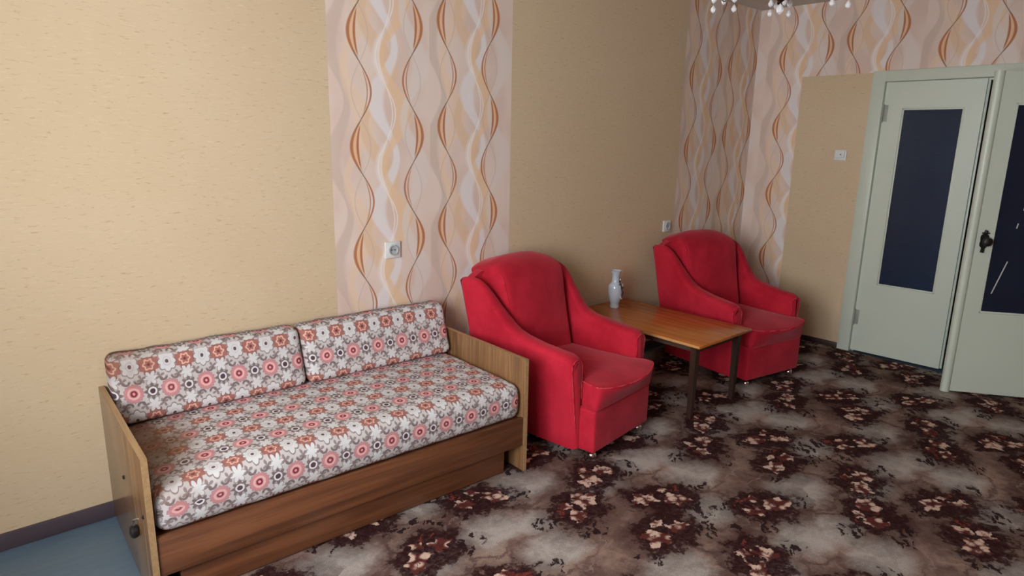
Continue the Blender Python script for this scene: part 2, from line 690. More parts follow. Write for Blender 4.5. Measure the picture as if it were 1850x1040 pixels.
bm = bmesh.new()
box(bm, (XL - WT, WY1, -0.1), (XL, YB, H + 0.1))
box(bm, (XL - WT, YF, -0.1), (XL, WY0, H + 0.1))
box(bm, (XL - WT, WY0, -0.1), (XL, WY1, WZ0))
box(bm, (XL - WT, WY0, WZ1), (XL, WY1, H + 0.1))
tag(finish(bm, 'wall_left', WALL_PLAIN, smooth=False), 'cream wallpapered wall with the window', 'wall', kind='structure')

bm = bmesh.new()
box(bm, (XL - WT, YF - WT, -0.1), (XR + WT, YB + WT, 0.0))
tag(finish(bm, 'floor', LINO, smooth=False), 'blue-grey linoleum floor at the left end of the sofa', 'floor', kind='structure')
bm = bmesh.new()
box(bm, (XL - WT, YF - WT, H), (XR + WT, YB + WT, H + 0.1))
tag(finish(bm, 'ceiling', CEILM, smooth=False), 'whitewashed ceiling above the doors', 'ceiling', kind='structure')

BASEM = plain('dark_painted_skirting', (74, 62, 70), 0.45)
BASER = plain('dark_brown_skirting', (58, 38, 30), 0.5)
bm = bmesh.new()
box(bm, (XL, -0.014, 0.0), (XR, 0.0, 0.066), 0.003)
tag(finish(bm, 'baseboard_back', BASEM), 'dark plum painted skirting along the sofa wall', 'baseboard', kind='structure')
bm = bmesh.new()
box(bm, (-0.014, DY0 + 0.002, 0.0), (0.0, -0.014, 0.046), 0.003)
tag(finish(bm, 'baseboard_right', BASER), 'dark brown skirting between room corner and door frame', 'baseboard', kind='structure')

# window in the left wall
WPAINT = plain('white_window_paint', (225, 225, 220), 0.4)
win = tag(empty('window_1', (XL, (WY0 + WY1) / 2, WZ0)), 'white framed window in the left wall', 'window', kind='structure')
wy = (WY1 - WY0) / 2
wh = WZ1 - WZ0
bm = bmesh.new()
for a, b in (((-.14, -wy, 0), (-.07, -wy + .05, wh)), ((-.14, wy - .05, 0), (-.07, wy, wh)), ((-.14, -wy, 0), (-.07, wy, .05)),
             ((-.14, -wy, wh - .05), (-.07, wy, wh)), ((-.14, -.2, 0), (-.07, -.14, wh))):
    box(bm, a, b, 0.004)
finish(bm, 'window_frame', WPAINT, win)
gm = M('clear_window_glass', 0.02)
nt = gm.nt
tr = nt.nodes.new('ShaderNodeBsdfTransparent')
gl = nt.nodes.new('ShaderNodeBsdfGlossy')
gl.inputs['Roughness'].default_value = 0.02
mx = nt.nodes.new('ShaderNodeMixShader')
mx.inputs[0].default_value = 0.07
nt.links.new(tr.outputs[0], mx.inputs[1])
nt.links.new(gl.outputs[0], mx.inputs[2])
nt.links.new(mx.outputs[0], nt.nodes['Material Output'].inputs[0])
for a, b in ((-wy + .05, -.2), (-.14, wy - .05)):
    bm = bmesh.new()
    box(bm, (-.107, a, .05), (-.103, b, wh - .05))
    finish(bm, 'pane', gm.m, win, smooth=False)
bm = bmesh.new()
box(bm, (-.07, -wy - .04, -.03), (.10, wy + .04, 0.0), 0.006)
finish(bm, 'window_sill', WPAINT, win)

# ------------------------------------------------------------------ carpet
CARPET = carpet_material()
bm = bmesh.new()
box(bm, (-4.60, -3.80, 0.0005), (-0.016, -0.05, 0.008))
tag(finish(bm, 'carpet', CARPET, smooth=False), 'maroon and grey carpet with rose bouquets covering the floor', 'carpet')
CZ = 0.008

# ------------------------------------------------------------------ double door
m = M('pale_green_white_door_paint', 0.38, 0.5)
x, y, z = m.coords()
n = m.noise(m.vec(x, y, z), 3.0, 4, 0.6)
n2 = m.noise(m.vec(x * 8, y * 8, z * 60), 1.0, 3, 0.6)
c = m.mix(s2l((198, 208, 192)), s2l((208, 214, 198)), n)
c = m.mix(c, s2l((150, 150, 132)), n2.step(0.70, 0.80) * 0.5)
m.color(c)
m.bump(n, 0.05, 0.003)
DPAINT = m.m
m = M('dark_ribbed_door_glass', 0.16, 0.5)
x, y, z = m.coords()
m.color(m.mix(s2l((24, 38, 58)), s2l((38, 56, 80)), m.noise(m.vec(x, y, z * 0.5), 3.0, 2)))
rib = (z * 620.0 + m.noise(m.vec(x, y, z), 30.0, 2) * 2.5).sin()
m.bump(rib * 0.5 + m.noise(m.vec(x, y * 1.0, z), 18.0, 3) * 1.5, 0.22, 0.002)
RIBGLASS = m.m
m = M('dark_smooth_door_glass', 0.07, 0.5)
x, y, z = m.coords()
m.color(m.mix(s2l((24, 31, 48)), s2l((34, 42, 60)), m.noise(m.vec(x, y, z), 4.0, 2)))
DKGLASS = m.m
BLACKM = plain('blackened_metal', (22, 18, 17), 0.45, 0.5)
PALE_STRIP = plain('pale_strip_tone', (196, 196, 190), 0.7, 0.2)
STEELP = plain('painted_hinge', (150, 154, 142), 0.4)

door = tag(empty('door_1', (0, (DY0 + DY1) / 2, 0)), 'pale painted double door with dark glass panes beside the corner', 'door', kind='structure')
dyc = (DY0 + DY1) / 2


def door_part(bm, name, mat_, parent, **k):
    return finish(bm, name, mat_, parent, **k)


fwid = 0.085
bm = bmesh.new()
# casing around the opening (coords relative to door empty), with stop lip
y0, y1 = DY0 - dyc, DY1 - dyc
box(bm, (-0.022, y0 - fwid, 0.0), (0.10, y0, DZ), 0.004)
box(bm, (-0.022, y1, 0.0), (0.10, y1 + fwid, DZ), 0.004)
box(bm, (-0.0218, y1 + fwid - .004, DZ - fwid + .012), (0.10, y0 - fwid + .004, DZ), 0.004)
door_part(bm, 'door_frame', DPAINT, door)
bm = bmesh.new()
box(bm, (0.044, y0 - fwid - .012, 0.0), (0.09, y0 - fwid, DZ - fwid + .012))
box(bm, (0.044, y1 + fwid, 0.0), (0.09, y1 + fwid + .012, DZ - fwid + .012))
box(bm, (0.044, y1 + fwid, DZ - fwid), (0.09, y0 - fwid, DZ - fwid + .012))
door_part(bm, 'door_stop', DPAINT, door)


def leaf(bm, w, zb, zt, g0, g1, gz0, gz1, th=0.036):
    """leaf along -y from the hinge at the origin, x 0..th (+x is away from the room)"""
    box(bm, (0, -g0, zb), (th, 0, zt))
    box(bm, (0, -w, zb), (th, -g1, zt))
    box(bm, (0, -g1, gz1), (th, -g0, zt))
    box(bm, (0, -g1, zb), (th, -g0, gz0))
    # glazing beads
    for a, b in (((-.006, -g0 - .012, gz0), (.010, -g0 - .0, gz1)), ((-.006, -g1, gz0), (.010, -g1 + .012, gz1)),
                 ((-.006, -g1, gz0 - .0), (.010, -g0, gz0 + .012)), ((-.006, -g1, gz1 - .012), (.010, -g0, gz1))):
        box(bm, (a[0] + .007, a[1], a[2]), b, 0.003)
    return bm


# left leaf, closed
LW = 0.576
lf = leaf(bmesh.new(), LW, 0.018, 1.925, 0.118, 0.478, 0.527, 1.752)
leaf1 = finish(lf, 'door_leaf', DPAINT, door, loc=(0.004, DY0 - fwid - .003 - dyc, 0), rot=(0, 0, radians(2.6)))
bm = bmesh.new()
box(bm, (.010, -.482, .523), (.016, -.114, 1.756))
finish(bm, 'glass_pane', RIBGLASS, leaf1, smooth=False)
for hz in (0.27, 1.72):
    bm = bmesh.new()
    tube(bm, [(-.008, .001, hz - .06), (-.008, .001, hz - .001)], .008, 10)
    tube(bm, [(-.008, .001, hz + .001), (-.008, .001, hz + .06)], .008, 10)
    box(bm, (-.004, -.03, hz - .055), (-.0005, .0, hz + .055), 0.001)
    finish(bm, 'hinge', STEELP, leaf1)
# meeting edge strip of the left leaf
bm = bmesh.new()
box(bm, (0.016, -LW - .014, 0.018), (.036, -LW, 1.925), 0.003)
finish(bm, 'meeting_strip', DPAINT, leaf1)

# right leaf, standing ajar into the room
LW2 = 0.700
HY = DY1 + fwid + .002
ang = radians(-35.0)
lf = bmesh.new()
# this leaf runs from its hinge towards +y
box(lf, (0, 0, .018), (.036, .105, 1.925))
box(lf, (0, LW2 - .118, .018), (.036, LW2, 1.925))
box(lf, (0, .105, 1.752), (.036, LW2 - .118, 1.925))
box(lf, (0, .105, .018), (.036, LW2 - .118, .527))
for a, b in (((.001, .105, .527), (.010, .117, 1.752)), ((.001, LW2 - .130, .527), (.010, LW2 - .118, 1.752)),
             ((.001, .105, .527), (.010, LW2 - .118, .539)), ((.001, .105, 1.740), (.010, LW2 - .118, 1.752))):
    box(lf, a, b, 0.003)
leaf2 = finish(lf, 'door_leaf', DPAINT, door, loc=(0.004, HY - dyc, 0), rot=(0, 0, -ang))
bm = bmesh.new()
box(bm, (.010, .101, .523), (.016, LW2 - .114, 1.756))
finish(bm, 'glass_pane', DKGLASS, leaf2, smooth=False)
# half-round cover strip on the free edge
bm = bmesh.new()
prof = [(0.004 - 0.020 * sin(pi * i / 8), LW2 - .012 + 0.024 * cos(pi * i / 8)) for i in range(9)]
sec = []
for zz in (0.012, 1.927):
    sec.append([Vector((p[0], p[1], zz)) for p in prof] + [Vector((.018, LW2 - .036, zz)), Vector((.018, LW2 + .012, zz))][::1])
finish(loft(sec), 'cover_strip', DPAINT, leaf2)
for hz in (0.27, 1.72):
    bm = bmesh.new()
    tube(bm, [(-.008, -.003, hz - .06), (-.008, -.003, hz + .06)], .008, 10)
    finish(bm, 'hinge', STEELP, leaf2)
# knob with its ornate back plate
HYL = LW2 - .078
bm = bmesh.new()
out = []
for i in range(40):
    a = 2 * pi * i / 40
    rz = .052 * (1 + .16 * cos(2 * a)) * (1 + .10 * cos(6 * a))
    ry = .022 * (1 + .12 * cos(6 * a))
    out.append((HYL + ry * sin(a), .965 + rz * cos(a)))
finish(loft([[Vector((-.0005, p, q)) for p, q in out], [Vector((-.006, p, q)) for p, q in out]]), 'handle_plate', BLACKM, leaf2)
kb = lathe([(.008, 0), (.008, .022), (.012, .026), (.024, .034), (.027, .046), (.023, .057), (.010, .063)], 20)
finish(kb, 'door_knob', BLACKM, leaf2, loc=(-.004, HYL, .965), rot=(0, radians(-90), 0))
bm = bmesh.new()
tube(bm, [(-.006, HYL, 1.012), (-.013, HYL, 1.016), (-.013, HYL, 1.028)], .009, 10)
box(bm, (-.014, HYL - .020, 1.008), (-.005, HYL + .020, 1.016), 0.002)
finish(bm, 'latch_thumb', BLACKM, leaf2)
bm = bmesh.new()
tube(bm, [(-.006, HYL + .002, .915), (-.018, HYL + .008, .905), (-.02, HYL + .01, .898)], .010, 10)
finish(bm, 'key', BLACKM, leaf2)


def strip_on_glass(y0_, z0_, y1_, z1_, w_, name):
    bm = bmesh.new()
    d = Vector((0, y1_ - y0_, z1_ - z0_)).normalized()
    nrm = Vector((0, -d.z, d.y)) * (w_ / 2)
    a, b = Vector((.0098, y0_, z0_)), Vector((.0098, y1_, z1_))
    e = Vector((-.0014, 0, 0))
    finish(loft([[a - nrm, a + nrm, a + nrm + e, a - nrm + e], [b - nrm, b + nrm, b + nrm + e, b - nrm + e]]), name, PALE_STRIP, leaf2, smooth=False)


fe = LW2 - .051
strip_on_glass(fe - .118, .648, fe - .172, .848, .006, 'pale_strip')  # thin pale slivers set on the face of the right pane
strip_on_glass(fe - .186, 1.045, fe - .190, 1.075, .006, 'pale_strip')
strip_on_glass(fe - .205, 1.150, fe - .212, 1.210, .006, 'pale_strip')

# dark hallway behind the doors
HALL = plain('dim_hall_paint', (70, 74, 82), 0.8)
bm = bmesh.new()
box(bm, (XR + WT + 1.0, -2.9, -.1), (XR + WT + 1.1, -.3, 2.6))
box(bm, (XR + WT, -.4, -.1), (XR + WT + 1.0, -.3, 2.6))
box(bm, (XR + WT, -2.9, -.1), (XR + WT + 1.0, -2.8, 2.6))
box(bm, (XR + WT, -2.8, 2.5), (XR + WT + 1.0, -.4, 2.6))
tag(finish(bm, 'wall_hall', HALL, smooth=False), 'dim hallway walls behind the double door', 'wall', kind='structure')
bm = bmesh.new()
box(bm, (XR + WT, -2.8, -.1), (XR + WT + 1.0, -.4, 0))
tag(finish(bm, 'floor_hall', HALL, smooth=False), 'dim hallway floor behind the double door', 'floor', kind='structure')

# ------------------------------------------------------------------ sofa
FAB = fabric_material()
W_RAIL = wood('brown_veneer_lengthwise', (94, 56, 36), (124, 78, 50), 0, 0.38, 46.0, 0.4)
W_ARM = wood('walnut_veneer_upright', (114, 82, 54), (144, 108, 72), 2, 0.22, 60.0, 0.55)
W_EDGE = wood('pale_panel_edge', (150, 118, 82), (172, 140, 100), 1, 0.4, 60.0)
RS = radians(-1.459)
sofa = tag(empty('sofa_bed', (-3.099, -0.784, 0.0), RS), 'low wooden sofa bed with floral upholstered mattress against the wall', 'sofa')
SL = 1.540         # overall length, x from -SL to 0
SD = 0.745
T_ = 0.020
SZ0 = CZ
for k, xa in enumerate((-T_, -SL)):
    bm = bmesh.new()
    box(bm, (xa, 0.0, SZ0 + .0), (xa + T_, SD, 0.546), 0.0015)
    arm = finish(bm, 'side_panel', W_ARM, sofa)
    bm = bmesh.new()
    box(bm, (xa + .0008, 0.0012, 0.5462), (xa + T_ - .0008, SD - .001, 0.5475))
    box(bm, (xa + .0008, -.0012, SZ0), (xa + T_ - .0008, 0.0002, 0.5475))
    finish(bm, 'edge_strip', W_EDGE, arm, smooth=False)
    if k == 1:
        left_arm = arm
bm = bmesh.new()
box(bm, (-SL + T_ + .001, 0.006, 0.135), (-T_ - .001, 0.024, 0.272), 0.002)
finish(bm, 'front_rail', W_RAIL, sofa)
bm = bmesh.new()
box(bm, (-SL + .085, 0.040, 0.014), (-0.100, 0.058, 0.150), 0.002)
finish(bm, 'drawer_front', W_RAIL, sofa)
bm = bmesh.new()
box(bm, (-SL + .10, 0.058, 0.016), (-0.115, 0.66, 0.13))
finish(bm, 'drawer_box', W_RAIL, sofa, smooth=False)
bm = bmesh.new()
box(bm, (-SL + T_ + .001, 0.024, 0.20), (-T_ - .001, SD - .01, 0.262))
finish(bm, 'bed_base', W_RAIL, sofa, smooth=False)

MW, MD, MH = SL - 2 * T_ - .012, 0.70, 0.165
MZ = 0.266


def mdef(p):
    ex, ey = p.x / (MW / 2), p.y / (MD / 2)
    crown = 0.012 * (1 - ex ** 4) * (1 - ey ** 2)
    if p.z > 0:
        p.z += crown - 0.035 * max(0, (-ex) - .55) ** 1.5 * (1 - ey) - .004 * hn(p.x * 6, p.y * 6)
    if ey < -.8:
        p.y -= 0.006 * (1 - (p.z / (MH / 2)) ** 2) + .004 * hn(p.x * 9, 3)
    return p


def muv(p):
    u = p.x - SL / 2
    if p.y <= -MD / 2 + .03 and p.z < MH / 2 - .004:
        v = -(MH / 2 - p.z) + .03
    else:
        v = p.y + MD / 2 - .0
    # align: a pink row about 0.035 m below the top edge on the front
    return (u + 0.1265 * 0.46, v + 0.192 * 0.5 + 0.045)


bm = rbox(MW, MD, MH, 0.045, (40, 20, 4), mdef, muv)
mat_o = finish(bm, 'mattress', FAB, sofa, loc=(-SL / 2, 0.022 + MD / 2 - .008, MZ + MH / 2))
# bolts and the black knob on the outer face of the left panel
STEEL = M('worn_steel', 0.3, 0.5, 1.0)
STEEL.color((0.45, 0.45, 0.45))
STEEL = STEEL.m
for yy, zz in ((0.360, 0.335), (0.05, 0.335)):
    finish(lathe([(.007, 0), (.007, .003), (.004, .005)], 12), 'screw_head', BLACKM, left_arm, loc=(-SL, yy, zz), rot=(0, radians(-90), 0))
bm = bmesh.new()
tube(bm, [(-SL, .172, .268), (-SL - .012, .172, .268), (-SL - .013, .172, .250), (-SL - .013, .172, .236)], .0045, 8)
finish(bm, 'knob_stem', STEEL, left_arm)
finish(lathe([(.010, .001), (.019, .003), (.0225, .010), (.0225, .018), (.018, .024), (.006, .027)], 20), 'round_knob', BLACKM, left_arm, loc=(-SL, 0.172, 0.228), rot=(0, radians(-90), 0))

# loose back cushions
CH, CD = 0.245, 0.150


def back_cushion(name, x0, x1, label, seed):
    w = x1 - x0

    def dfm(p):
        t = (p.z + CH / 2) / CH
        ex = p.x / (w / 2)
        back = p.y > 0
        puff = (1 - ex ** 6) * (1 - (2 * t - 1) ** 4)
        if not back:
            p.y += 0.035 * t - 0.010 * puff
            p.y -= 0.003 * hn(p.x * 8 + seed, p.z * 8)
        else:
            p.y -= 0.005 * t
        p.z += (.006 * hn(p.x * 11 + seed * 3, 5.0) + .004 * hn(p.x * 25, seed)) * t
        p.y += 0.045 * (t - .5)
        return p

    def uvf(p):
        u = p.x + (x0 + x1) / 2
        if p.z > CH / 2 - .012:
            v = CH + (p.y + CD / 2)
        else:
            v = p.z + CH / 2
        return (u + 0.1265 * 0.46, v + 0.192 * 0.5 - 0.11)
    bm = rbox(w, CD, CH, 0.032, (30, 4, 10), dfm, uvf)
    c_, s_ = cos(RS), sin(RS)
    lx, ly = (x0 + x1) / 2, 0.645
    o = finish(bm, name, FAB, None, loc=(-3.099 + lx * c_ - ly * s_, -0.784 + lx * s_ + ly * c_, 0.438 + CH / 2), rot=(0, 0, RS))
    tag(o, label, 'cushion', 'floral back cushions on the sofa')
    return o


back_cushion('back_cushion', -SL + T_ + .005, -0.790, 'floral back cushion at the left end of the sofa', 1.3)
back_cushion('back_cushion', -0.784, -T_ - .012, 'floral back cushion at the right end of the sofa next to armchair', 7.7)


# ------------------------------------------------------------------ armchairs
def velvet():
    m = M('red_velour', 0.85, 0.15)
    x, y, z = m.coords()
    P = m.vec(x, y, z)
    n = m.noise(P, 5.0, 5, 0.65)
    n2 = m.noise(P, 38.0, 3, 0.6)
    c = m.mix(s2l((168, 24, 42)), s2l((194, 38, 58)), n.step(0.3, 0.7))
    c = m.mix(c, s2l((214, 84, 92)), n2.step(0.62, 0.82) * n.step(0.45, 0.7) * 0.35)
    m.color(c)
    m.b.inputs['Sheen Weight'].default_value = 0.3
    m.b.inputs['Sheen Roughness'].default_value = 0.4
    m.b.inputs['Sheen Tint'].default_value = (1.0, 0.45, 0.5, 1)
    m.bump(m.noise(P, 320.0, 2, 0.6), 0.25, 0.002)
    return m.m


VELVET = velvet()
m = M('worn_velour_piping', 0.85, 0.15)
x, y, z = m.coords()
m.color(m.mix(s2l((186, 32, 52)), s2l((212, 84, 92)), m.noise(m.vec(x, y, z), 30.0, 3).step(0.35, 0.7)))
PIPING = m.m
CHROME = M('chrome_ball', 0.12, 0.5, 1.0)
CHROME.color((0.8, 0.8, 0.8))
CHROME = CHROME.m

ZB = 0.058           # underside of the upholstery
ARM_TOP = [(-.345, .522), (-.30, .533), (-.17, .546), (-.05, .566), (.02, .592), (.07, .632), (.12, .690), (.17, .755), (.215, .800), (.26, .817), (.36, .810)]


def arm_sections(sg):
    secs = []
    ys = [-.345, -.338, -.322, -.30, -.25, -.20, -.14, -.08, -.03, .02, .06, .10, .135, .17, .20, .225, .25, .28, .31, .335, .348, .352]
    for i, yy in enumerate(ys):
        zt = interp(ARM_TOP, yy)
        # round the two end faces a little
        e = 0.0
        if i == 0: e = 0.022
        if i == 1: e = 0.011
        if i == 2: e = 0.003
        if i == len(ys) - 2: e = 0.005
        if i == len(ys) - 1: e = 0.015
        t = min(1, max(0, (zt - ZB) / .47))
        flare = 0.058 * min(1.0, (zt - ZB) / .46) + .022 * max(0.0, (zt - .56) / .25)
        thin = interp([(-.345, 1.0), (.02, .95), (.2, .55), (.36, .45)], yy)
        xo_t = .284 + flare
        xi_t = xo_t - .104 * thin
        xo_b, xi_b = .284, .236
        r = .038 * (.6 + .4 * thin)
        ring = []
        ring.append((xi_b + e, ZB + e * .3))
        ring.append((xi_b + (xi_t - xi_b) * .5 + e, ZB + (zt - ZB) * .55))
        for k in range(6):
            a = pi - (pi / 2) * k / 5
            ring.append((xi_t + e + r + r * cos(a), zt - e - r + r * sin(a)))
        for k in range(6):
            a = pi / 2 - (pi / 2) * k / 5
            ring.append((xo_t - e - r + r * cos(a), zt - e - r + r * sin(a)))
        ring.append((xo_b + (xo_t - xo_b) * .62 - e, ZB + (zt - ZB) * .55))
        ring.append((xo_b + (xo_t - xo_b) * .25 - e, ZB + (zt - ZB) * .25))
        ring.append((xo_b - e, ZB + e * .3))
        # the back edge leans: lower points sit further forward
        sec_ = []
        for px, pz in ring:
            lean = 0.10 * max(0, (yy - .05) / .30) * max(0, (.80 - pz) / .75)
            sec_.append(Vector((sg * px, yy - lean, pz)))
        secs.append(sec_ if sg > 0 else sec_[::-1])
    return secs


def make_armchair(label):
    root = tag(empty('armchair'), label, 'armchair', 'matching red armchairs')
    # base box under the seat
    def bdef(p):
        return p
    bm = rbox(.514, .70, .215, .014, (4, 6, 3), bdef)
    finish(bm, 'seat_base', VELVET, root, loc=(0, -.08, ZB + .1075), angle=60)
    # seat cushion with a bowed, overhanging front
    SW, SDp, SH = .508, .66, .140

    def sdef(p):
        ex = max(-1.0, min(1.0, p.x / (SW / 2)))
        fy = max(0.0, -p.y / (SDp / 2))
        t = max(0.0, min(1.0, (p.z + SH / 2) / SH))
        bow = .070 * (1 - abs(ex) ** 2.2) * fy ** 3
        p.y -= bow * t ** 1.4 + .012 * t * fy ** 6
        p.z += t * (.020 * (1 - ex ** 2) * (1 - fy ** 2) - .012 * (1 - fy) - .022 * fy ** 5 * (1 - .6 * ex ** 2) + .003 * hn(p.x * 8, p.y * 8))
        # between the arms the cushion is squeezed, the nose spreads in front of them
        sp = max(0.0, min(1.0, (-p.y - .235) / .05))
        p.x *= .93 + .085 * sp
        return p
    bm = rbox(SW, SDp, SH, .022, (14, 16, 5), sdef)
    sc_ = finish(bm, 'seat_cushion', VELVET, root, loc=(0, -.105, ZB + .213 + SH / 2 - .008), angle=70)
    pts = [sdef(Vector((-SW / 2 + .004, -SDp / 2 + .10 * (1 - i / 4) + .012, SH / 2 - .006))) for i in range(5)]
    for i in range(1, 32):
        ex = -1 + 2 * i / 32
        pts.append(sdef(Vector((ex * (SW / 2 - .006), -SDp / 2 + .006, SH / 2 - .006))))
    pts += [sdef(Vector((SW / 2 - .004, -SDp / 2 + .10 * (i / 4) + .012, SH / 2 - .006))) for i in range(5)]
    finish(tube(bmesh.new(), [p + Vector((0, -.002, .002)) for p in pts], .0032, 6), 'seat_piping', PIPING, sc_)
    # backrest pad
    BW, BT, BH = .50, .160, .60
    lean = radians(17)

    def kdef(p):
        t = (p.z + BH / 2) / BH
        ex = p.x / (BW / 2)
        p.x *= .86 + .21 * t - .11 * (max(0, t - .74) / .26) ** 2
        if p.y < 0:
            p.y -= .030 * max(0.0, t - .35)
            p.y -= .022 * (1 - ex ** 2) * sin(pi * min(1, t * 1.05)) + .014 * max(0, t - .55) * (1 - ex ** 4)
            p.y += .006 * math.exp(-((t - .56) / .03) ** 2) * (1 - ex ** 4)
        if t > .80:
            p.y += .10 * ((t - .80) / .20) ** 2
        p.z -= .050 * (abs(ex) ** 3) * max(0, t - .6) / .4
        y_, z_ = p.y, p.z + BH / 2
        p.y = y_ * cos(lean) + z_ * sin(lean)
        p.z = z_ * cos(lean) - y_ * sin(lean)
        return p
    bm = rbox(BW, BT, BH, .036, (12, 4, 16), kdef)
    bk = finish(bm, 'backrest', VELVET, root, loc=(0, .105, .335), angle=70)
    for sx in (-1, 1):
        pts = [kdef(Vector((sx * (BW / 2 - .013), -BT / 2 + .012, -BH / 2 + .06 + (BH - .11) * i / 18))) + Vector((sx * .002, -.003, 0)) for i in range(19)]
        finish(tube(bmesh.new(), pts, .0028, 6), 'back_piping', VELVET, bk)
    # outer shell of the back
    secs = []
    for zz, yb_, hw in ((ZB, .255, .250), (.3, .285, .275), (.55, .320, .315), (.72, .345, .335), (.80, .352, .325), (.835, .345, .27)):
        secs.append([Vector((-hw, yb_ - .05, zz)), Vector((hw, yb_ - .05, zz)), Vector((hw, yb_ - .005, zz)), Vector((hw * .9, yb_ + .006, zz)), Vector((-hw * .9, yb_ + .006, zz)), Vector((-hw, yb_ - .005, zz))])
    finish(loft(secs), 'back_panel', VELVET, root, angle=50)
    for sg in (-1, 1):
        S = arm_sections(sg)
        a = finish(loft(S), 'armrest', VELVET, root, angle=50)
        # piping round the front of the arm
        ring = S[1] if sg > 0 else S[1][::-1]
        pts = [p + Vector((0, -.004, .0)) for p in ring[1:-1]]
        finish(tube(bmesh.new(), pts, .0026, 6), 'arm_piping', PIPING, a)
    for cx_, cy_ in ((-.215, -.395), (.215, -.395), (-.20, .16), (.20, .16)):
        cs = finish(lathe([(.004, .004), (.014, .006), (.021, .014), (.0235, .0245), (.021, .035), (.014, .043), (.006, .046), (.006, .062)], 18), 'caster', CHROME, root, loc=(cx_, cy_, CZ - .004))
    return root


ch1 = make_armchair('red velour armchair between the sofa and the coffee table')
ch1.location = (-2.627, -0.484, 0.0)
ch1.rotation_euler = (0, 0, radians(8.1))
ch2 = copy_tree(ch1)
ch2['label'] = 'red velour armchair in the corner on the door side of the coffee table'
ch2.location = (-1.028, -0.512, 0.0)
ch2.rotation_euler = (0, 0, radians(-9.3))

# ------------------------------------------------------------------ coffee table
W_TOP = wood('orange_brown_lacquered_veneer', (168, 92, 34), (200, 118, 50), 1, 0.22, 34.0, 0.25)
W_DARK = wood('dark_stained_wood', (44, 28, 22), (62, 40, 30), 2, 0.4, 40.0)
W_APR = wood('worn_dark_apron', (58, 40, 30), (118, 92, 68), 1, 0.5, 30.0, 0.6)
TX0, TX1, TY0, TY1, TZ = -2.060, -1.515, -0.985, -0.045, 0.450
tcx, tcy = (TX0 + TX1) / 2, (TY0 + TY1) / 2
tab = tag(empty('coffee_table', (tcx, tcy, 0), radians(0.6)), 'low rectangular wooden coffee table between the two red armchairs', 'table')
hx, hy = (TX1 - TX0) / 2, (TY1 - TY0) / 2
bm = bmesh.new()
box(bm, (-hx, -hy, TZ - .018), (hx, hy, TZ), 0.003)
top = finish(bm, 'table_top', W_TOP, tab)
W_TE = wood('worn_light_edge', (190, 140, 88), (206, 162, 108), 1, 0.4, 50.0)
for sx in (-1, 1):
    bm = bmesh.new()
    box(bm, (sx * hx - .0012, -hy + .003, TZ - .015), (sx * hx + .0012, hy - .003, TZ - .003))
    finish(bm, 'edge_band', W_TE, top, smooth=False)
for sx in (-1, 1):
    bm = bmesh.new()
    box(bm, (sx * (hx - .062) - .009, -hy + .08, TZ - .060), (sx * (hx - .062) + .009, hy - .08, TZ - .018), 0.001)
    finish(bm, 'apron', W_APR, tab)
for sy in (-1, 1):
    bm = bmesh.new()
    box(bm, (-hx + .075, sy * (hy - .06) - .009, TZ - .060), (hx - .075, sy * (hy - .06) + .009, TZ - .018), 0.001)
    finish(bm, 'apron', W_DARK, tab)
for sx in (-1, 1):
    for sy in (-1, 1):
        cx_, cy_ = sx * (hx - .055), sy * (hy - .060)
        t, b = .019, .013
        sec = []
        for zz, q in ((CZ, b), (TZ - .018, t)):
            sec.append([Vector((cx_ - q, cy_ - q, zz)), Vector((cx_ + q, cy_ - q, zz)), Vector((cx_ + q, cy_ + q, zz)), Vector((cx_ - q, cy_ + q, zz))])
        finish(loft(sec), 'leg', W_DARK, tab)

# ------------------------------------------------------------------ vase
m = M('pale_blue_white_porcelain', 0.12, 0.5)
x, y, z = m.coords()
m.color(m.mix(s2l((168, 178, 190)), s2l((190, 198, 206)), m.noise(m.vec(x, y, z), 20.0, 2)))
m.b.inputs['Coat Weight'].default_value = 0.5
PORC = m.m
VX, VY = -1.775, -0.165
vase = tag(empty('vase', (VX, VY, TZ)), 'slim white porcelain vase with raised ornament on the coffee table', 'vase')
prof = [(.029, 0), (.031, .003), (.0315, .012), (.028, .022), (.030, .031), (.037, .052), (.0425, .078), (.0455, .105), (.0455, .130),
        (.043, .146), (.036, .158), (.0275, .166), (.0245, .176), (.024, .206), (.0265, .224), (.034, .238), (.0355, .242), (.033, .2435), (.025, .228), (.019, .21)]
finish(lathe(prof, 36), 'vase_body', PORC, vase)
DKORN = plain('dark_glaze', (58, 50, 56), 0.25)
PKORN = plain('rosy_white_glaze', (206, 190, 184), 0.25)
# raised branch with small blossoms, on the side turned to the armchair in the corner
va = radians(-72)


def on_vase(da, zz, lift=0.0):
    r_ = 0.0
    for (ra, za), (rb, zb) in zip(prof[:17], prof[1:17]):
        if za <= zz <= zb:
            r_ = ra + (rb - ra) * (zz - za) / max(1e-6, zb - za)
    a = va + da
    return Vector(((r_ + lift) * cos(a), (r_ + lift) * sin(a), zz))


